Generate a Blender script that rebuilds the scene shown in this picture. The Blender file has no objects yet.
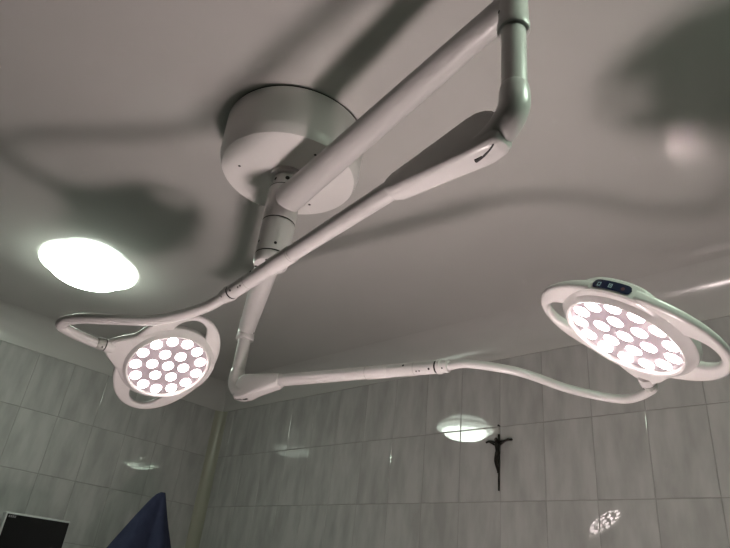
import bpy, bmesh, math, random
from mathutils import Vector, Matrix

SC = bpy.context.scene
COL = SC.collection
PI = math.pi
random.seed(7)

# ------------------------------------------------------------------ camera
cam_d = bpy.data.cameras.new('camera')
cam = bpy.data.objects.new('camera', cam_d)
COL.objects.link(cam)
YAW, PITCH, ROLL, FPX = -0.8083, 0.4893, 0.1179, 606.1
fw = Vector((math.sin(YAW) * math.cos(PITCH), math.cos(YAW) * math.cos(PITCH), math.sin(PITCH)))
r0 = Vector((math.cos(YAW), -math.sin(YAW), 0))
u0 = r0.cross(fw)
rr = math.cos(ROLL) * r0 + math.sin(ROLL) * u0
uu = -math.sin(ROLL) * r0 + math.cos(ROLL) * u0
m = Matrix((rr, uu, -fw)).transposed().to_4x4()
m.translation = Vector((0, 0, 1.5))
cam.matrix_world = m
cam_d.sensor_width = 36
cam_d.lens = FPX / 730 * 36
cam_d.clip_start = 0.02
SC.camera = cam

# ------------------------------------------------------------------ world, exposure
w = bpy.data.worlds.new('world')
SC.world = w
w.use_nodes = True
w.node_tree.nodes['Background'].inputs[0].default_value = (0.9, 1.0, 0.92, 1)
w.node_tree.nodes['Background'].inputs[1].default_value = 0.002
vs = SC.view_settings
vs.view_transform = 'Standard'
vs.look = 'None'
vs.gamma = 1
vs.exposure = 0.0
vs.use_curve_mapping = False
SC.cycles.max_bounces = 10
SC.cycles.diffuse_bounces = 6
SC.cycles.glossy_bounces = 6
SC.cycles.sample_clamp_indirect = 0
SC.cycles.use_guiding = True

SPOT_W = 6500            # each lamp head's beam
LED_COL = (1.0, 0.86, 0.85)
LED_E = 14.0
DOME_COL = (0.86, 1.0, 0.86)
DOME_E = 22.5

# ------------------------------------------------------------------ materials
def mat(name, col, rough=0.5, spec=0.5, metal=0.0, emit=None, estr=0.0, coat=0.0):
    mt = bpy.data.materials.new(name)
    mt.use_nodes = True
    b = mt.node_tree.nodes['Principled BSDF']
    b.inputs['Base Color'].default_value = (*col, 1)
    b.inputs['Roughness'].default_value = rough
    b.inputs['Specular IOR Level'].default_value = spec
    b.inputs['Metallic'].default_value = metal
    if coat:
        b.inputs['Coat Weight'].default_value = coat
        b.inputs['Coat Roughness'].default_value = 0.08
    if emit:
        b.inputs['Emission Color'].default_value = (*emit, 1)
        b.inputs['Emission Strength'].default_value = estr
    return mt

def noise_tint(mt, scale, lo, hi, stretch=(1, 1, 1), rot=(0, 0, 0), detail=4, bump=0.0, bscale=None, island=0.0):
    """tint the base colour between lo and hi by procedural noise, optional bump"""
    nt = mt.node_tree
    b = nt.nodes['Principled BSDF']
    tc = nt.nodes.new('ShaderNodeTexCoord')
    mp = nt.nodes.new('ShaderNodeMapping')
    mp.inputs['Scale'].default_value = stretch
    mp.inputs['Rotation'].default_value = rot
    nt.links.new(tc.outputs['Object'], mp.inputs['Vector'])
    vec = mp.outputs['Vector']
    if island:
        g = nt.nodes.new('ShaderNodeNewGeometry')
        sc = nt.nodes.new('ShaderNodeVectorMath'); sc.operation = 'SCALE'
        sc.inputs[0].default_value = (37, 19, 53)
        nt.links.new(g.outputs['Random Per Island'], sc.inputs['Scale'])
        ad = nt.nodes.new('ShaderNodeVectorMath'); ad.operation = 'ADD'
        nt.links.new(vec, ad.inputs[0]); nt.links.new(sc.outputs[0], ad.inputs[1])
        vec = ad.outputs[0]
    n = nt.nodes.new('ShaderNodeTexNoise')
    n.inputs['Scale'].default_value = scale
    n.inputs['Detail'].default_value = detail
    nt.links.new(vec, n.inputs['Vector'])
    rp = nt.nodes.new('ShaderNodeValToRGB')
    rp.color_ramp.elements[0].position = 0.33
    rp.color_ramp.elements[1].position = 0.62
    rp.color_ramp.elements[0].color = (*lo, 1)
    rp.color_ramp.elements[1].color = (*hi, 1)
    nt.links.new(n.outputs['Fac'], rp.inputs['Fac'])
    nt.links.new(rp.outputs['Color'], b.inputs['Base Color'])
    if bump:
        n2 = nt.nodes.new('ShaderNodeTexNoise')
        n2.inputs['Scale'].default_value = bscale or scale
        n2.inputs['Detail'].default_value = 2
        nt.links.new(tc.outputs['Object'], n2.inputs['Vector'])
        bp = nt.nodes.new('ShaderNodeBump')
        bp.inputs['Strength'].default_value = bump
        bp.inputs['Distance'].default_value = 0.01
        nt.links.new(n2.outputs['Fac'], bp.inputs['Height'])
        nt.links.new(bp.outputs['Normal'], b.inputs['Normal'])
    return mt

M_CEIL = noise_tint(mat('gloss_ceiling_paint', (.6, .6, .57), 0.125, 0.7), 1.3, (.515, .505, .48), (.545, .535, .51), bump=0.01, bscale=7)
M_COVE = noise_tint(mat('cove_paint', (.6, .6, .57), 0.22, 0.5), 1.3, (.51, .51, .485), (.55, .54, .515), bump=0.12, bscale=9)
M_TILE = noise_tint(mat('marbled_wall_tile', (.5, .5, .47), 0.012, 0.62), 8.0, (.37, .365, .35), (.475, .467, .452), stretch=(2.0, 2.0, .55), rot=(.5, .5, 0), bump=0.002, bscale=10, island=1)
M_TILEDARK = noise_tint(mat('low_bounce_tile', (.12, .13, .12), 0.1, 0.5), 8.0, (.09, .10, .09), (.13, .14, .125), stretch=(2.0, 2.0, .55), island=1)  # made-up dark tone for the unseen walls, cuts bounce light on the ceiling
M_GROUT = mat('grout', (.30, .29, .27), 0.8, 0.2)
M_TRIM = noise_tint(mat('corner_trim_glaze', (.46, .44, .33), 0.3, 0.5), 3, (.32, .315, .25), (.41, .40, .32), stretch=(1, 1, .2))
M_FLOOR = noise_tint(mat('floor_vinyl', (.35, .35, .33), 0.4), 2.5, (.09, .09, .088), (.12, .12, .116))
M_ENAMEL = noise_tint(mat('cream_enamel', (.72, .71, .69), 0.3, 0.5), 4, (.54, .525, .51), (.58, .565, .55))
M_CANOPY = noise_tint(mat('canopy_enamel', (.74, .72, .69), 0.3, 0.5), 4, (.73, .715, .69), (.77, .75, .725))
M_PLASTIC = noise_tint(mat('white_plastic', (.80, .77, .74), 0.24, 0.5), 5, (.60, .585, .57), (.64, .62, .605))
M_SEAM = mat('rubber_seam_and_gap_shade', (.02, .02, .018), 0.6, 0.3)
M_STEELDARK = mat('dark_steel_screw', (.03, .028, .027), 0.4, 0.5, 0.6)
M_GREYCOL = mat('grey_collar', (.36, .36, .33), 0.35)
M_REFL = mat('led_reflector_face', (.50, .44, .475), 0.25, 0.5)
M_LED = mat('led_lens_glow', (.9, .88, .9), 0.2, emit=LED_COL, estr=LED_E)
M_DOME = mat('opal_dome_glow', (.9, .9, .88), 0.3, emit=DOME_COL, estr=DOME_E)
DOME2_COL = (0.80, 1.0, 0.80)
M_DOME2 = mat('opal_dome_glow_bright', (.9, .9, .88), 0.3, emit=DOME2_COL, estr=DOME_E * 1.6)
M_RIM2 = mat('opal_rim_glow_bright', (.9, .9, .88), 0.3, emit=DOME2_COL, estr=DOME_E * .2)
M_RIM = mat('opal_rim_glow', (.9, .9, .88), 0.3, emit=DOME_COL, estr=DOME_E * .3)
M_NAVY = mat('navy_keypad', (.006, .011, .04), 0.25, 0.5)
M_ICON = mat('pale_icon', (.35, .46, .52), 0.5)
M_REDICON = mat('dull_red_icon', (.07, .008, .02), 0.5)
M_BRONZE = noise_tint(mat('dark_bronze', (.022, .019, .016), 0.4, 0.5, 0.7), 60, (.012, .010, .009), (.035, .03, .025))
M_STRING = mat('pale_cord', (.45, .43, .40), 0.8)
M_SCREEN = mat('black_screen_glass', (.006, .006, .007), 0.2, 0.5)
M_FRAME = mat('light_grey_bezel', (.42, .43, .42), 0.4)
M_BADGE = mat('grey_badge', (.16, .16, .16), 0.5)
M_BLUE = noise_tint(mat('navy_drape_cloth', (.030, .036, .095), 0.85, 0.2), 14, (.024, .028, .060), (.033, .038, .076), bump=0.3, bscale=200)
M_SHEET = noise_tint(mat('white_cotton_sheet', (.80, .775, .76), 0.9, 0.2), 12, (.79, .765, .75), (.81, .785, .77), bump=0.2, bscale=150)
M_STEEL = noise_tint(mat('brushed_steel', (.5, .5, .5), 0.3, 0.5, 0.9), 30, (.42, .42, .42), (.55, .55, .55))
M_CART = mat('trolley_enamel', (.55, .57, .58), 0.4)

# ------------------------------------------------------------------ mesh helpers
def link(name, bm, mats, parent=None, smooth=True, loc=None):
    bmesh.ops.remove_doubles(bm, verts=bm.verts, dist=1e-6)
    bmesh.ops.recalc_face_normals(bm, faces=bm.faces)
    me = bpy.data.meshes.new(name)
    bm.to_mesh(me); bm.free()
    if not isinstance(mats, (list, tuple)):
        mats = [mats]
    for k in mats:
        me.materials.append(k)
    if smooth:
        for p in me.polygons:
            p.use_smooth = True
        try:
            me.set_sharp_from_angle(angle=math.radians(38))
        except Exception:
            pass
    o = bpy.data.objects.new(name, me)
    COL.objects.link(o)
    if parent:
        o.parent = parent
    if loc:
        o.location = loc
    return o

def tag(o, label=None, cat=None, group=None, kind=None):
    if label: o['label'] = label
    if cat: o['category'] = cat
    if group: o['group'] = group
    if kind: o['kind'] = kind
    return o

def empty(name, loc):
    o = bpy.data.objects.new(name, None)
    o.empty_display_size = 0.05
    COL.objects.link(o)
    o.location = loc
    return o

def bridge(bm, ra, rb, mi=0):
    n = len(ra)
    for i in range(n):
        try:
            f = bm.faces.new((ra[i], ra[(i + 1) % n], rb[(i + 1) % n], rb[i]))
            f.material_index = mi
        except ValueError:
            pass

def cap(bm, ring, mi=0):
    c = bm.verts.new(sum((v.co for v in ring), Vector()) / len(ring))
    n = len(ring)
    for i in range(n):
        f = bm.faces.new((ring[i], ring[(i + 1) % n], c)); f.material_index = mi

def basis(d, hint=Vector((0, 0, 1))):
    d = d.normalized()
    a = hint - d * hint.dot(d)
    if a.length < 1e-4:
        a = Vector((1, 0, 0)) - d * d.x
    a.normalize()
    return d.cross(a).normalized(), a      # side, up

def lathe(bm, p0, d, prof, n=40, caps=(True, True), mi=0):
    """prof = [(distance along d, radius)]"""
    p0 = Vector(p0); d = Vector(d).normalized()
    s, u = basis(d)
    rings = []
    for t, r in prof:
        c = p0 + d * t
        rings.append([bm.verts.new(c + r * (math.cos(2 * PI * i / n) * s + math.sin(2 * PI * i / n) * u)) for i in range(n)])
    for a, b in zip(rings, rings[1:]):
        bridge(bm, a, b, mi)
    if caps[0]: cap(bm, rings[0], mi)
    if caps[1]: cap(bm, rings[-1], mi)

def catmull(pts, sub=10):
    P = [Vector(p) for p in pts]
    P = [2 * P[0] - P[1]] + P + [2 * P[-1] - P[-2]]
    out = []
    for i in range(1, len(P) - 2):
        a, b, c, d = P[i - 1], P[i], P[i + 1], P[i + 2]
        for k in range(sub):
            t = k / sub
            out.append(0.5 * ((2 * b) + (c - a) * t + (2 * a - 5 * b + 4 * c - d) * t * t + (3 * b - a - 3 * c + d) * t ** 3))
    out.append(P[-2])
    return out

def tube(bm, pts, r, n=20, caps=True, mi=0, flat=1.0, hint=None):
    """swept tube with parallel transported frame; r number or list; flat scales the hint axis"""
    pts = [Vector(p) for p in pts]
    N = len(pts)
    rs = r if isinstance(r, (list, tuple)) else [r] * N
    t0 = (pts[1] - pts[0]).normalized()
    s, u = basis(t0, hint or Vector((0, 0, 1)))
    rings = []
    for i, p in enumerate(pts):
        t = (pts[min(i + 1, N - 1)] - pts[max(i - 1, 0)]).normalized()
        if hint is not None:
            s, u = basis(t, hint)
        else:
            u = (u - t * u.dot(t)).normalized(); s = t.cross(u)
        rings.append([bm.verts.new(p + rs[i] * (math.cos(2 * PI * k / n) * s + flat * math.sin(2 * PI * k / n) * u)) for k in range(n)])
    for a, b in zip(rings, rings[1:]):
        bridge(bm, a, b, mi)
    if caps:
        cap(bm, rings[0], mi); cap(bm, rings[-1], mi)

def box(bm, lo, hi, mi=0, bev=0.0):
    t = bmesh.new()
    r = bmesh.ops.create_cube(t, size=1)
    lo = Vector(lo); hi = Vector(hi)
    for v in t.verts:
        v.co = Vector(((v.co.x + .5) * (hi.x - lo.x) + lo.x, (v.co.y + .5) * (hi.y - lo.y) + lo.y, (v.co.z + .5) * (hi.z - lo.z) + lo.z))
    if bev:
        bmesh.ops.bevel(t, geom=t.edges[:], offset=bev, segments=3, affect='EDGES', profile=.5)
    mp = {}
    for v in t.verts: mp[v] = bm.verts.new(v.co)
    for f in t.faces:
        g = bm.faces.new([mp[v] for v in f.verts]); g.material_index = mi
    t.free()

def quad(bm, a, b, c, d, mi=0):
    f = bm.faces.new([bm.verts.new(Vector(p)) for p in (a, b, c, d)])
    f.material_index = mi
    return f

def dot(bm, p, nrm, r=0.003, h=0.0012, mi=0):
    lathe(bm, Vector(p) - Vector(nrm).normalized() * 0.004, nrm, [(0, r), (0.004 + h * .6, r), (0.004 + h, r * .6)], 14, mi=mi)

# ------------------------------------------------------------------ room shell
XL, XR, YB, YF, ZC, ZT = -3.518, 3.2, 2.205, -3.4, 2.655, 2.495
TW, TH = 0.2, 0.3

def structure(o):
    o['kind'] = 'structure'
    return o

bm = bmesh.new()
quad(bm, (XL - .02, YF - .02, 0), (XR + .02, YF - .02, 0), (XR + .02, YB + .02, 0), (XL - .02, YB + .02, 0))
structure(link('floor', bm, M_FLOOR, smooth=False))
bm = bmesh.new()
box(bm, (XL - .1, YF - .1, ZC), (XR + .1, YB + .1, ZC + .1))
structure(link('ceiling', bm, M_CEIL, smooth=False))

def tile_wall(name, origin, ud, nrm, ulo, uhi, uoff, mt=None):
    """origin: point on the wall at u=0, z=0.  one mesh: bevelled, very slightly tilted tiles on a grout bed"""
    bm = bmesh.new()
    O = Vector(origin); U = Vector(ud); N = Vector(nrm); Z = Vector((0, 0, 1))
    rnd = random.Random(name)
    def p(u, z, h): return O + U * u + Z * z + N * h
    quad(bm, p(ulo, 0, -.0016), p(uhi, 0, -.0016), p(uhi, ZT, -.0016), p(ulo, ZT, -.0016), 1)
    quad(bm, p(ulo, 0, -.12), p(uhi, 0, -.12), p(uhi, ZC + .05, -.12), p(ulo, ZC + .05, -.12), 1)
    quad(bm, p(ulo, ZT, -.12), p(uhi, ZT, -.12), p(uhi, ZT, -.0016), p(ulo, ZT, -.0016), 1)
    k0 = math.floor((ulo - uoff) / TW); k1 = math.ceil((uhi - uoff) / TW)
    gu, gap, bev = .0007, .0011, .002
    j = 0
    while ZT - (j + 1) * TH > -TH:
        z1 = ZT - j * TH; z0 = max(0, z1 - TH)
        for k in range(k0, k1):
            a = max(ulo, uoff + k * TW); b = min(uhi, uoff + (k + 1) * TW)
            if b - a < .012 or z1 - z0 < .02: continue
            tx = rnd.gauss(0, .0012); tz = rnd.gauss(0, .0015)
            cu, cz = (a + b) / 2, (z0 + z1) / 2
            def h(u, z): return tx * (u - cu) + tz * (z - cz)
            o = [(a + gu, z0 + gap), (b - gu, z0 + gap), (b - gu, z1 - gap), (a + gu, z1 - gap)]
            i = [(a + gu + bev, z0 + gap + bev), (b - gu - bev, z0 + gap + bev), (b - gu - bev, z1 - gap - bev), (a + gu + bev, z1 - gap - bev)]
            vo = [bm.verts.new(p(u, z, -.0014)) for u, z in o]
            vm = [bm.verts.new(p(u * .45 + u2 * .55, z * .45 + z2 * .55, h(u, z) - .0002)) for (u, z), (u2, z2) in zip(o, i)]
            vi = [bm.verts.new(p(u, z, h(u, z) + .0003)) for u, z in i]
            bridge(bm, vo, vm); bridge(bm, vm, vi)
            bm.faces.new(vi)
        j += 1
    return structure(link(name, bm, [mt or M_TILE, M_GROUT], smooth=False))

tile_wall('wall_back', (0, YB, 0), (1, 0, 0), (0, -1, 0), XL, XR, -1.3814)
tile_wall('wall_left', (XL, 0, 0), (0, 1, 0), (1, 0, 0), YF, YB, -.01)
tile_wall('wall_right', (XR, 0, 0), (0, 1, 0), (-1, 0, 0), YF, YB, 0, M_TILEDARK)
tile_wall('wall_front', (0, YF, 0), (1, 0, 0), (0, 1, 0), XL, XR, 0, M_TILEDARK)

def cove(name, a, b, nrm):
    """plaster band above the tiles rounding into the ceiling"""
    bm = bmesh.new()
    A = Vector((*a, 0)); B = Vector((*b, 0)); N = Vector((*nrm, 0))
    prof = [(-.0005, ZT - .001), (.003, ZT)]
    prof += [(.003, ZT + .03)]
    R1, R2 = .13, ZC - ZT - .03
    for i in range(1, 15):
        t = i / 14 * PI / 2
        prof.append((.003 + R1 * (1 - math.cos(t)), ZT + .03 + R2 * math.sin(t)))
    prof[-1] = (prof[-1][0], ZC + .0005)
    ra = [bm.verts.new(A + N * h + Vector((0, 0, z))) for h, z in prof]
    rb = [bm.verts.new(B + N * h + Vector((0, 0, z))) for h, z in prof]
    for i in range(len(prof) - 1):
        bm.faces.new((ra[i], rb[i], rb[i + 1], ra[i + 1]))
    return structure(link(name, bm, M_COVE))
cove('trim_1', (XL, YB), (XR, YB), (0, -1))
cove('trim_2', (XL, YF), (XL, YB), (1, 0))
cove('trim_3', (XR, YF), (XR, YB), (-1, 0))
cove('trim_4', (XL, YF), (XR, YF), (0, 1))

# concave glazed strip in the corner between left and back wall
bm = bmesh.new()
R = .054
for_z = [0, ZT]
rings = []
for z in for_z:
    pts = [(XL + R + .004, YB - .0005), (XL + R, YB - .004)]
    for i in range(0, 9):
        t = i / 8 * PI / 2
        pts.append((XL + R - R * math.sin(t) + .004 * math.cos(t) + .0, YB - R + R * math.cos(t) - .004))
    pts[2:] = [(XL + .004 + R * (1 - math.sin(t_)) , YB - .004 - R * (1 - math.cos(t_))) for t_ in [i / 8 * PI / 2 for i in range(9)]]
    pts += [(XL + .0005, YB - R - .006)]
    rings.append([bm.verts.new((x, y, z)) for x, y in pts])
for i in range(len(rings[0]) - 1):
    bm.faces.new((rings[0][i], rings[0][i + 1], rings[1][i + 1], rings[1][i]))
structure(link('trim_5', bm, M_TRIM))

# ------------------------------------------------------------------ round ceiling lamps
def ceiling_lamp(loc, label, R=.204, m_rim=M_RIM, m_bowl=M_DOME, H=.062):
    """opal glass: a flat dimmer rim against the ceiling and a brighter bowl in the middle"""
    t = empty('ceiling_lamp', loc)
    tag(t, label, 'ceiling lamp')
    bm = bmesh.new()
    lathe(bm, (0, 0, 0), (0, 0, -1), [(0, R * .90), (.006, R * .90), (.007, R * .86)], 64)
    link('base_plate', bm, M_PLASTIC, t)
    bm = bmesh.new()
    lathe(bm, (0, 0, 0), (0, 0, -1), [(.004, R * .97), (.010, R * 1.0), (.016, R * .985), (.021, R * .93), (.026, R * .80)], 64)
    link('glass_rim', bm, m_rim, t)
    bm = bmesh.new()
    prof = [(.020, R * .80)]
    for i in range(1, 13):
        a = i / 12 * PI / 2
        prof.append((.020 + H * math.sin(a), max(R * .80 * math.cos(a) ** .75, .002)))
    lathe(bm, (0, 0, 0), (0, 0, -1), prof, 64)
    link('diffuser_bowl', bm, m_bowl, t)
    return t
ceiling_lamp((-2.565, .785, ZC), 'glowing round opal ceiling lamp left of the surgical light mount')
ceiling_lamp((.22, .83, ZC), 'second round opal ceiling lamp on the far right of the ceiling', .20, M_RIM2, M_DOME2, .034)

# ------------------------------------------------------------------ the surgical light
S = Vector((-1.158, .770, 0))
ZB = 2.503                                     # underside of the canopy
light = empty('surgical_light', (S.x, S.y, ZC))
tag(light, 'cream ceiling-mounted surgical light with two jointed arms and two LED heads', 'surgical light')
L0 = Vector((S.x, S.y, ZC))
inv = Matrix.Translation(-L0)

def part(name, bm, m_, parent=light, smooth=True):
    """geometry is given in world coordinates and stored relative to the parent"""
    off = Vector()
    q = parent
    while q is not None:
        off += q.location; q = q.parent
    bmesh.ops.translate(bm, verts=bm.verts, vec=-off)
    return link(name, bm, m_, parent, smooth)

bm = bmesh.new()
RC = .197
lathe(bm, (S.x, S.y, ZC), (0, 0, -1), [(.004, RC * .98), (.007, RC * .99), (.012, RC * 1.0), (.120, RC * .985), (.126, RC * .978), (.147, RC * .945), (.152, RC * .93)], 96)
canopy = part('ceiling_canopy', bm, M_CANOPY)
bm = bmesh.new()
lathe(bm, (S.x, S.y, ZC), (0, 0, -1), [(.0, RC * .975), (.0075, RC * .975)], 96, caps=(False, False))
part('shadow_gap', bm, M_SEAM, canopy)  # dark ring standing in for the shade between canopy and ceiling
for a in (-2.15, -.15, 1.95):
    bm = bmesh.new()
    dot(bm, (S.x + .135 * math.cos(a), S.y + .135 * math.sin(a), ZB), (0, 0, -1), .0038)
    part('screw', bm, M_STEELDARK, canopy)

# spindle
bm = bmesh.new()
lathe(bm, (S.x, S.y, ZB), (0, 0, -1), [(-.002, .050), (.010, .050), (.013, .046), (.013, .038), (.05, .038), (.05, .0425), (.053, .0442),
      (.153, .0442), (.155, .0425), (.159, .0425), (.161, .0442), (.254, .0442), (.256, .0425), (.259, .0425), (.261, .0442), (.279, .0442), (.285, .041), (.286, .030), (.282, .028), (.282, .001)], 56)
spindle = part('spindle', bm, M_ENAMEL)
for dz in (.0515, .157, .2575):
    bm = bmesh.new()
    lathe(bm, (S.x, S.y, ZB - dz), (0, 0, -1), [(-.0015, .0438), (.0015, .0438)], 56, caps=(False, False))
    part('seam', bm, M_SEAM, spindle)
for a, dz, r in ((-1.75, .228, .004), (-.55, .238, .004), (-2.4, .222, .004), (-.62, .030, .006), (-1.6, .028, .005)):
    bm = bmesh.new()
    rad = .0438 if dz > .05 else .0376
    dr = Vector((math.cos(a), math.sin(a), 0))
    dot(bm, Vector((S.x, S.y, ZB - dz)) + dr * rad, dr, r)
    part('screw', bm, M_STEELDARK, spindle)
for a in (-2.5, -.9, .6):
    bm = bmesh.new()
    dot(bm, (S.x + .036 * math.cos(a), S.y + .036 * math.sin(a), ZB - .286), (0, 0, -1), .004)
    part('screw', bm, M_STEELDARK, spindle)

def ext_arm(z0, z1, end, ra, rb, sl_top, sl_bot, rs, rt, tube_bot):
    A = Vector((S.x, S.y, z0)); B = Vector((end[0], end[1], z1))
    d = (B - A)
    L = d.length
    bm = bmesh.new()
    lathe(bm, A, d, [(.034, ra), (.05, ra), (L - .06, rb * 1.02), (L, rb)], 40)
    arm = part('extension_arm', bm, M_ENAMEL)
    bm = bmesh.new()
    h = sl_top - sl_bot
    lathe(bm, (B.x, B.y, sl_top), (0, 0, -1), [(-.004, rs * .8), (0, rs), (h - .016, rs), (h - .014, rs * 1.07), (h - .002, rs * 1.07), (h, rs * 1.03), (h, rt * 1.02), (h - .01, rt * 1.0)], 40, caps=(True, False))
    part('sleeve', bm, M_ENAMEL, arm)
    dr = Vector((d.y, -d.x, 0)).normalized()
    bm = bmesh.new()
    dot(bm, Vector((B.x, B.y, sl_bot + h * .35)) + (dr * .9 - d.normalized() * .45).normalized() * rs * .99, dr - d.normalized() * .5, .0032)
    part('screw', bm, M_STEELDARK, arm)
    bm = bmesh.new()
    lathe(bm, (B.x, B.y, sl_bot + .012), (0, 0, -1), [(0, rt), (sl_bot + .012 - tube_bot, rt)], 36)
    part('drop_tube', bm, M_ENAMEL, arm)
    return arm

E1a = Vector((-.356, .610, 0)); E2a = Vector((-1.660, 1.063, 0))
arm1 = ext_arm(2.410, 2.411, E1a, .0385, .0250, 2.456, 2.341, .0250, .0203, 2.17)
arm2 = ext_arm(2.288, 2.266, E2a, .0345, .0280, 2.300, 2.224, .0280, .0210, 2.08)

def cover_loft(bm, A, d, secs, n=8):
    """rounded rectangular loft along d: (t, half width, top, bottom, corner radius)"""
    A = Vector(A); d = d.normalized()
    s, u = basis(d)
    rings = []
    for t, hw, top, bot, cr in secs:
        c = A + d * t
        ring = []
        for cx_, cz_, a0 in ((hw - cr, top - cr, 0), (-hw + cr, top - cr, PI / 2), (-hw + cr, bot + cr, PI), (hw - cr, bot + cr, 1.5 * PI)):
            for i in range(n):
                a = a0 + PI / 2 * i / (n - 1)
                ring.append(bm.verts.new(c + s * (cx_ + cr * math.cos(a)) + u * (cz_ + cr * math.sin(a))))
        rings.append(ring)
    for a, b in zip(rings, rings[1:]): bridge(bm, a, b)
    cap(bm, rings[0]); cap(bm, rings[-1])

def spring_arm(base, end, rt, k, fc, name='spring_arm'):
    """from the elbow below the drop tube out to the start of the gooseneck"""
    A = Vector(base); B = Vector(end)
    d = B - A; L = d.length; dn = d.normalized()
    s, u = basis(dn)
    # elbow: shell turning from vertical into the arm
    bm = bmesh.new()
    c0 = A + Vector((0, 0, .020 * k))
    pts = [A + Vector((0, 0, .050 * k)), A + Vector((0, 0, .046 * k)), A + Vector((0, 0, .036 * k)), c0]
    for i in range(1, 11):
        a = i / 10 * PI / 2
        pts.append(c0 + Vector((0, 0, -1)) * (.052 * k * math.sin(a)) + dn * (.060 * k * (1 - math.cos(a))))
    rs = [rt * 1.02, rt * 1.10, rt * 1.17, rt * 1.19] + [rt * 1.20] * 10
    tube(bm, pts, rs, 32)
    elbow = part(name, bm, M_ENAMEL)
    bm = bmesh.new()
    lc = L * fc
    cover_loft(bm, A, dn, [(.020 * k, .0150 * k, -.004 * k, -.046 * k, .012 * k), (.023 * k, .0190 * k, .004 * k, -.052 * k, .013 * k), (.030 * k, .0220 * k, .0125 * k, -.0550 * k, .012 * k), (.040 * k, .0232 * k, .0185 * k, -.0555 * k, .010 * k),
               (.055 * k, .0240 * k, .0228 * k, -.0548 * k, .008 * k), (.075 * k, .0240 * k, .0240 * k, -.0525 * k, .008 * k), (lc * .5, .0230 * k, .0222 * k, -.043 * k, .009 * k), (lc * .94, .0215 * k, .0208 * k, -.026 * k, .014 * k), (lc, .0200 * k, .0198 * k, -.021 * k, .017 * k)])
    part('joint_cover', bm, M_PLASTIC, elbow)
    # slot under the joint
    bm = bmesh.new()
    pl = []
    side = 1 if s.dot(-A.normalized()) > 0 else -1
    for i in range(9):
        t = i / 8
        pl.append(A + dn * ((.034 + .042 * t) * k) + s * ((.002 + .012 * (1 - t) ** 2) * k * side) + u * ((-.0556 + .0034 * t * t) * k))
    tube(bm, pl, [.0014 * k + .0026 * k * (i / 8) ** 2 for i in range(9)], 8)
    part('slot', bm, M_SEAM, elbow)
    r = .019 * k
    bm = bmesh.new()
    lathe(bm, A, dn, [(lc - .01, r * .98), (L * .70, r * .90)], 36)
    part('arm_tube', bm, M_ENAMEL, elbow)
    bm = bmesh.new()
    lathe(bm, A, dn, [(L * .695, r * .96), (L * .70, r * 1.0), (L * .79, r * .99), (L * .795, r * .93)], 36)
    part('joint_sleeve', bm, M_PLASTIC, elbow)
    bm = bmesh.new()
    lathe(bm, A, dn, [(L * .79, r * .92), (L * .90, r * .91), (L * .902, r * .89), (L * .905, r * .91), (L * .985, r * .90), (L * .986, r * .8)], 36)
    part('end_joint', bm, M_ENAMEL, elbow)
    bm = bmesh.new()
    lathe(bm, A, dn, [(L * .985, r * .86), (L * .9925, r * .88)], 36)
    part('seam', bm, M_SEAM, elbow)
    bm = bmesh.new()
    lathe(bm, A, dn, [(L * .992, r * .90), (L * .994, r * 1.0), (L * 1.006, r * 1.0), (L * 1.009, r * .88), (L * 1.032, r * .86), (L * 1.034, r * .6)], 36)
    part('end_collar', bm, M_PLASTIC, elbow)
    bm = bmesh.new()
    lathe(bm, A, dn, [(L * .7, r * 1.008), (L * .702, r * 1.008)], 36, caps=(False, False))
    part('seam', bm, M_GREYCOL, elbow)
    bm = bmesh.new()
    lathe(bm, A, dn, [(L * .9025, r * .915), (L * .9045, r * .915)], 36, caps=(False, False))
    part('seam', bm, M_GREYCOL, elbow)
    for t, a in ((.865, .35), (.918, -.75), (.930, -.75), (.968, -.55), (1.018, -.6)):
        dr = (s * math.cos(a) * (1 if s.dot(Vector((.3, -.9, 0))) > 0 else -1) + u * math.sin(a)).normalized()
        bm = bmesh.new()
        dot(bm, A + dn * (L * t) + dr * r * (.90 if t < 1 else .85), dr, .0030 if t in (.865, .968) else .0022)
        part('screw', bm, M_STEELDARK, elbow)
    return dn

G1 = Vector((-1.147, .669, 2.095)); G2 = Vector((-.910, 1.171, 2.040))
d1 = spring_arm((-.356, .610, 2.168), G1, .0203, 1.0, .325)
d2 = spring_arm((-1.660, 1.063, 2.070), G2, .0210, 1.0, .27)

# heads: centre of the LED face, beam normal, direction of the neck
H1 = Vector((-1.576, .779, 2.021)); N1 = Vector((.589, .030, -.808)).normalized(); K1 = Vector((-.027, -.998, -.056))
H2 = Vector((-.409, 1.085, 1.985)); N2 = Vector((-.419, -.269, -.867)).normalized(); K2 = Vector((-.190, .960, -.206))
RL = .108
NECK = .178

def ortho(N, K):
    K = (K - N * K.dot(N)).normalized()
    Y = -K; Z = -N
    X = Y.cross(Z).normalized()
    return X, Y, Z

def gooseneck(start, d, mids, H, N, K, r):
    X, Y, Z = ortho(N, K)
    nk = H - Y * (NECK + .03) + Z * .016
    pts = [start + d * .004, start + d * .03] + [Vector(p) for p in mids] + [nk - Y * .012, nk + Y * .015]
    cm = catmull(pts, 10)
    bm = bmesh.new()
    tube(bm, cm, r, 22)
    part('gooseneck_tube', bm, M_ENAMEL)
gooseneck(G1, d1, [(-1.226, .65, 2.066), (-1.320, .592, 2.036), (-1.412, .521, 2.030), (-1.500, .474, 2.033), (-1.556, .462, 2.022)], H1, N1, K1, .0132)
gooseneck(G2, d2, [(-.829, 1.187, 2.039), (-.724, 1.244, 2.019), (-.644, 1.345, 1.995), (-.545, 1.405, 1.976)], H2, N2, K2, .0105)

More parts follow.
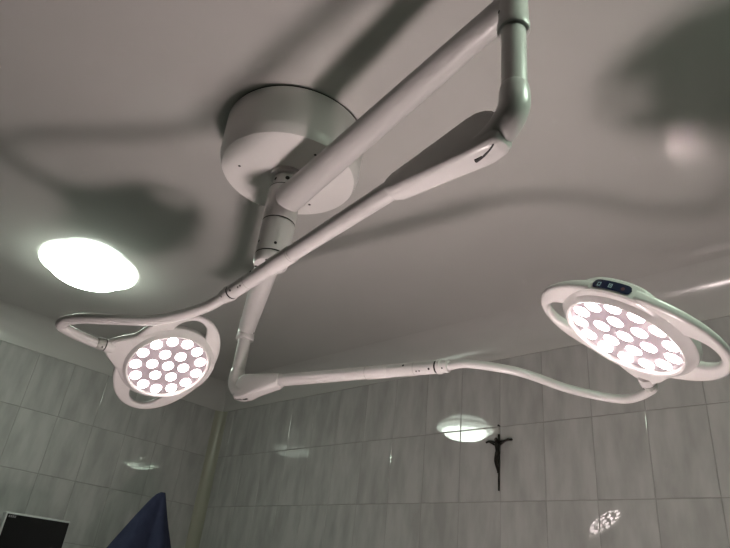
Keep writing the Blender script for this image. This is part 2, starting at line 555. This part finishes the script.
def lamp_head(H, N, K, target):
    X, Y, Z = ortho(N, K)
    def W(x, y, z): return H + X * x + Y * y + Z * z
    R = RL
    def rho(th):
        """outline of the housing (handles come on top of it)"""
        a = ((th + PI / 2 + PI) % (2 * PI)) - PI            # angle from the neck (-y)
        b = ((th - PI / 2 + PI) % (2 * PI)) - PI            # angle from the keypad side (+y)
        v = R * (1.205 + .42 * math.exp(-(a / .30) ** 2) + .06 * math.exp(-(a / .75) ** 2) + .055 * math.exp(-(b / .5) ** 4))
        return v
    n = 144
    bm = bmesh.new()
    def ring(f):
        out = []
        for i in range(n):
            th = 2 * PI * i / n
            q, z = f(th)
            out.append(bm.verts.new(W(q * math.cos(th), q * math.sin(th), z)))
        return out
    def kp(th):
        b = ((th - PI / 2 + PI) % (2 * PI)) - PI
        return math.exp(-(b / .62) ** 4)
    rings = [ring(lambda t: (R * 1.0, .006)), ring(lambda t: (R * 1.012, -.003)), ring(lambda t: (R * 1.05, -.005)), ring(lambda t: (R * 1.085, -.002)),
             ring(lambda t: (R * 1.12, .005)), ring(lambda t: (max(rho(t) * .975, R * 1.14), .0085 - .003 * kp(t))), ring(lambda t: (rho(t), .0125 - .004 * kp(t))),
             ring(lambda t: (rho(t), .026 + .010 * kp(t))), ring(lambda t: (rho(t) * .975, .031 + .009 * kp(t))), ring(lambda t: (rho(t) * .88, .038 + .006 * kp(t))),
             ring(lambda t: (rho(t) * .6, .047)), ring(lambda t: (rho(t) * .3, .052))]
    for a, b in zip(rings, rings[1:]): bridge(bm, a, b)
    cap(bm, rings[-1])
    head = part('lamp_head', bm, M_PLASTIC)
    # LED face
    bm = bmesh.new()
    lathe(bm, W(0, 0, .006), -Z, [(0, R * 1.0), (.0015, R * .97), (.002, .002)], 72)
    part('led_face', bm, M_REFL, head)
    # handles: flat bowed loops at both ends
    for sx in (-1, 1):
        bm = bmesh.new()
        rings = []
        aa, bb = 1.71 * R, 1.235 * R
        for i in range(41):
            t = (-72 + 144 * i / 40) * PI / 180
            q = 1 / math.sqrt((math.cos(t) / aa) ** 2 + (math.sin(t) / bb) ** 2)
            po = Vector((q * math.cos(t), q * math.sin(t)))
            nn_ = Vector((po.x / aa ** 2, po.y / bb ** 2)).normalized()
            wd = R * min(.175 + .175 * (math.degrees(t) / 25) ** 2, .62)
            pc = po - nn_ * wd / 2
            e = (abs(math.degrees(t)) / 72) ** 2
            zlo, zhi = .0095 - .001 * e, .0265 + .005 * e
            hw, hh, cr = wd / 2, (zhi - zlo) / 2, .0070
            rg = []
            for cx_, cz_, a0 in ((hw - cr, hh - cr, 0), (-hw + cr, hh - cr, PI / 2), (-hw + cr, -hh + cr, PI), (hw - cr, -hh + cr, 1.5 * PI)):
                for k_ in range(6):
                    a = a0 + PI / 2 * k_ / 5
                    pp = pc + nn_ * (cx_ + cr * math.cos(a))
                    rg.append(bm.verts.new(W(sx * pp.x, pp.y, (zlo + zhi) / 2 + cz_ + cr * math.sin(a))))
            rings.append(rg)
        for a, b in zip(rings, rings[1:]): bridge(bm, a, b)
        cap(bm, rings[0]); cap(bm, rings[-1])
        part('handle', bm, M_PLASTIC, head)
    # neck collar
    nk = W(0, -R * 1.60, .0165)
    bm = bmesh.new()
    lathe(bm, nk, -Y, [(-.01, .016), (.004, .0172), (.012, .0172), (.013, .0155)], 32)
    col = part('neck_collar', bm, M_PLASTIC, head)
    bm = bmesh.new()
    lathe(bm, nk, -Y, [(.0118, .0163), (.0150, .0163)], 32)
    part('seam', bm, M_SEAM, head)
    bm = bmesh.new()
    lathe(bm, nk, -Y, [(.015, .0160), (.026, .0160), (.034, .0142), (.035, .010)], 32)
    part('neck_ring', bm, M_GREYCOL, head)
    bm = bmesh.new()
    dn_ = (N * .9 + X * .2).normalized()
    dot(bm, nk - Y * .022 + dn_ * .0158, dn_, .0026)
    part('screw', bm, M_STEELDARK, head)
    # keypad: capsule wrapped on the side wall opposite the neck
    def strip(bm, s0, s1, zc, hh, lift, mi=0, rounded=True, nn=24):
        """patch wrapped on the outline; s in metres along the wall measured from +y"""
        up, dn2 = [], []
        for i in range(nn + 1):
            s = s0 + (s1 - s0) * i / nn
            e = min(s - s0, s1 - s)
            q = hh if (not rounded or e >= hh) else math.sqrt(max(hh * hh - (hh - e) ** 2, 1e-8))
            th = PI / 2 + s / (R * 1.26)
            for lst, zz in ((up, zc + q), (dn2, zc - q)):
                rh = rho(th) + lift
                if zz > .031: rh -= (zz - .031) * .6
                lst.append(bm.verts.new(W(rh * math.cos(th), rh * math.sin(th), zz)))
        for i in range(nn):
            f = bm.faces.new((up[i], up[i + 1], dn2[i + 1], dn2[i])); f.material_index = mi
    sg = 1
    bm = bmesh.new()
    c0, c1 = -.037, .037
    strip(bm, c0, c1, .0215, .0092, .0012)
    key = part('control_keypad', bm, M_NAVY, head)
    for cc in (-.0225, -.001):
        bm = bmesh.new()
        q = .0034
        for (a0, a1, zz, hh) in ((cc - q, cc + q, .0205 + q, .0007), (cc - q, cc + q, .0205 - q, .0007), (cc - q, cc - q + .0014, .0205, q), (cc + q - .0014, cc + q, .0205, q)):
            strip(bm, a0, a1, zz, hh, .0018, rounded=False, nn=3)
        if cc > -.01:
            strip(bm, cc - .001, cc + .001, .0205, .001, .0018, rounded=False, nn=2)
        part('key_icon', bm, M_ICON, head)
    bm = bmesh.new()
    strip(bm, .018, .025, .0205, .0034, .0018, nn=6)
    part('key_icon', bm, M_REDICON, head)
    # LEDs
    first = None
    spots = [(0, 0)] + [(.42 * R * math.cos(2 * PI * i / 6 + .35), .42 * R * math.sin(2 * PI * i / 6 + .35)) for i in range(6)] + \
            [(.83 * R * math.cos(2 * PI * i / 13 + .1), .83 * R * math.sin(2 * PI * i / 13 + .1)) for i in range(13)]
    for x, y in spots:
        p = W(x, y, .004)
        if first is None:
            bm = bmesh.new()
            lathe(bm, (0, 0, 0), N, [(-.001, .0150), (.0007, .0150), (.0012, .0125), (.0014, .006), (.0014, .001)], 24)
            me_o = link('led_lens', bm, M_LED)
            first = me_o
            o = me_o
        else:
            o = first.copy(); COL.objects.link(o)
        o.parent = head
        o.location = p - L0
    # the beam of this head
    ld = bpy.data.lights.new('lamp_beam', 'SPOT')
    ld.energy = SPOT_W
    ld.color = (1.0, .865, .86)
    ld.spot_size = math.radians(10.5)
    ld.spot_blend = .55
    ld.shadow_soft_size = .05
    lo = bpy.data.objects.new('lamp_beam', ld)
    COL.objects.link(lo)
    lo.parent = head
    pos = W(0, 0, -.03)
    lo.location = pos - L0
    lo.rotation_euler = (Vector(target) - pos).to_track_quat('-Z', 'Y').to_euler()
    return head

TARGET = (-.815, .87, .985)
lamp_head(H1, N1, K1, TARGET)
lamp_head(H2, N2, K2, TARGET)

# ------------------------------------------------------------------ crucifix on the back wall
cz = 2.131
cru = empty('crucifix', (-1.385, YB, cz))
tag(cru, 'small dark metal crucifix hanging from a nail on the tiled back wall', 'crucifix')
def wp(x, h, z): return Vector((-1.382 + x, YB - h, cz + z))
bm = bmesh.new()
tube(bm, [wp(0, .008, .030), wp(0, .008, -.05), wp(.0, .008, -.196)], [.0048, .0048, .0036], 10)
tube(bm, catmull([wp(-.062, .008, .001), wp(-.045, .008, .004), wp(-.02, .008, -.001), wp(0, .008, .0), wp(.02, .008, .0), wp(.04, .008, .004), wp(.062, .008, .004)], 6), .0046, 10)
part('cross_beams', bm, M_BRONZE, cru)
bm = bmesh.new()          # small figure: arms raised to the beam, head bowed, legs together, bent
tube(bm, catmull([wp(-.05, .014, .004), wp(-.03, .016, -.006), wp(-.012, .018, -.016)], 6), [.0028 + .0016 * i / 12 for i in range(13)], 10)
tube(bm, catmull([wp(.05, .014, .008), wp(.03, .016, -.004), wp(.012, .018, -.016)], 6), [.0028 + .0016 * i / 12 for i in range(13)], 10)
tube(bm, catmull([wp(0, .018, -.008), wp(0, .019, -.025), wp(.001, .018, -.045), wp(-.002, .019, -.058), wp(-.006, .020, -.082), wp(-.001, .014, -.115), wp(0, .013, -.128)], 6),
     [.008, .0105, .0115, .0118, .0118, .0115, .011, .0105, .010, .0098, .0095, .0098, .0105, .011, .0112, .011, .0105, .010, .0098, .0095, .009, .0088, .0085, .008, .0078, .0074, .007, .0066, .0062, .0058, .0055, .005, .0046, .0045, .0048, .005, .004], 14)
bmesh.ops.create_uvsphere(bm, u_segments=14, v_segments=10, radius=.0085, matrix=Matrix.Translation(wp(-.004, .023, .004)) @ Matrix.Diagonal((.85, .95, 1.15, 1)))
part('figure', bm, M_BRONZE, cru)
bm = bmesh.new()
tube(bm, catmull([wp(0, .008, .028), wp(-.003, .010, .05), wp(-.0005, .009, .067), wp(.003, .010, .05), wp(.001, .008, .028)], 8), .0009, 6)
part('hanging_loop', bm, M_STRING, cru)
bm = bmesh.new()
lathe(bm, wp(0, -.004, .0665), (0, -1, 0), [(0, .0022), (.014, .0022), (.0145, .0042), (.017, .0042), (.018, .002)], 14)
part('nail', bm, M_STEELDARK, cru)

# ------------------------------------------------------------------ monitor on its trolley (only its top corner shows)
mx, my0, my1, mzt = -3.0, .945, 1.222, 1.668
mon = empty('monitor', (mx, (my0 + my1) / 2, mzt - .36))
tag(mon, 'black screen in a thin light grey frame at the lower left corner', 'monitor')
bm = bmesh.new()
box(bm, (mx - .045, my0, mzt - .24), (mx, my1, mzt), 0, .004)
part('casing', bm, M_FRAME, mon)
bm = bmesh.new()
box(bm, (mx - .002, my0 + .006, mzt - .23), (mx + .0015, my1 - .005, mzt - .007), 0)
part('screen', bm, M_SCREEN, mon, smooth=False)
bm = bmesh.new()
for i in range(4):
    box(bm, (mx + .001, my0 + .012 + i * .008, mzt - .020), (mx + .0022, my0 + .0175 + i * .008, mzt - .011))
part('badge', bm, M_BADGE, mon, smooth=False)
bm = bmesh.new()
lathe(bm, (mx - .022, (my0 + my1) / 2, mzt - .23), (0, 0, -1), [(0, .018), (.118, .018), (.12, .07), (.13, .07)], 24)
part('stand', bm, M_CART, mon)

tr = empty('equipment_trolley', (-3.02, 1.08, 0))
tag(tr, 'pale equipment trolley under the black monitor by the left wall', 'trolley')
TZ = mzt - .36
bm = bmesh.new(); box(bm, (-3.27, .86, TZ - .03), (-2.80, 1.27, TZ), 0, .008); part('top_shelf', bm, M_CART, tr)
bm = bmesh.new(); box(bm, (-3.25, .88, .14), (-2.84, 1.25, TZ - .03), 0, .01); part('cabinet', bm, M_CART, tr)
for i in range(3):
    bm = bmesh.new(); box(bm, (-2.842, .90, .20 + i * .34), (-2.828, 1.23, .50 + i * .34), 0, .005); d_ = part('drawer', bm, M_FRAME, tr)
    bm = bmesh.new(); tube(bm, [(-2.83, 1.0, .42 + i * .34), (-2.812, 1.01, .42 + i * .34), (-2.812, 1.17, .42 + i * .34), (-2.83, 1.18, .42 + i * .34)], .006, 8); part('drawer_handle', bm, M_STEEL, d_)
for x in (-3.2, -2.88):
    for y in (.92, 1.21):
        bm = bmesh.new()
        lathe(bm, (x, y - .015, .05), (0, 1, 0), [(0, .044), (.004, .05), (.026, .05), (.03, .044)], 20)
        box(bm, (x - .012, y - .022, .05), (x + .012, y + .022, .15))
        part('caster', bm, M_SEAM, tr)

# ------------------------------------------------------------------ blue cloth draped over a stand
sx_, sy_, sz_ = -2.98, 1.625, 1.866
bm = bmesh.new()
NZ, NT = 40, 96
rings = []
for j in range(NZ):
    t = j / (NZ - 1)
    z = sz_ - (sz_ - .012) * t ** 1.35
    ring = []
    dz = sz_ - z
    for i in range(NT):
        a = 2 * PI * i / NT
        # the cloth falls steeply towards the corner and slopes out towards the trolley
        ex = math.cos(a - 4.55)
        reach = .012 + min(dz, .32) * .38 + .24 * max(0, ex) ** 2.2 * math.sqrt(min(dz, .32) * .32) + max(0, dz - .32) * .04
        soft = min(1, dz * 5)
        fold = 1 + soft * (.13 * math.sin(4 * a + .4 + 1.2 * dz) + .07 * math.sin(7 * a + 2.0 - dz))
        r = reach * fold
        ring.append(bm.verts.new((sx_ + r * math.cos(a) * .8, sy_ + r * math.sin(a), z)))
    rings.append(ring)
for a, b in zip(rings, rings[1:]): bridge(bm, a, b)
cap(bm, rings[0])
dr = link('blue_drape', bm, M_BLUE)
tag(dr, 'dark blue cloth draped to a peak in front of the tiled corner', 'cloth')

# ------------------------------------------------------------------ operating table the beams fall on (below the frame)
tx, ty = -.785, .859
tb = empty('operating_table', (tx, ty, 0))
tag(tb, 'operating table standing below the two LED heads', 'table')
bm = bmesh.new(); box(bm, (tx - .26, ty - .95, .885), (tx + .26, ty + .95, .975), 0, .02); part('mattress', bm, M_SEAM, tb)
bm = bmesh.new(); box(bm, (tx - .24, ty - .93, .84), (tx + .24, ty + .93, .885), 0, .006); part('table_frame', bm, M_STEEL, tb)
bm = bmesh.new(); box(bm, (tx - .12, ty - .18, .06), (tx + .12, ty + .18, .84), 0, .015); part('column', bm, M_STEEL, tb)
bm = bmesh.new(); box(bm, (tx - .25, ty - .5, 0), (tx + .25, ty + .5, .07), 0, .02); part('base', bm, M_CART, tb)
bm = bmesh.new()
NX, NY = 30, 60
g = [[None] * (NY + 1) for _ in range(NX + 1)]
for i in range(NX + 1):
    for j in range(NY + 1):
        x = -.44 + .88 * i / NX; y = -.98 + 1.96 * j / NY
        over = max(0, abs(x) - .265)
        xx = max(-.265, min(.265, x)) + math.copysign(min(over, .02) + over * .05 + .006 * math.sin(y * 17) * (over > .02), x)
        zz = .978 - max(0, over - .01)
        yy = y
        if over == 0: zz += .0015 * math.sin(9 * x + 6 * y)
        g[i][j] = bm.verts.new((tx + xx, ty + yy, zz))
for i in range(NX):
    for j in range(NY):
        bm.faces.new((g[i][j], g[i + 1][j], g[i + 1][j + 1], g[i][j + 1]))
sh = link('table_sheet', bm, M_SHEET)
tag(sh, 'white cotton sheet lying over the operating table', 'sheet')
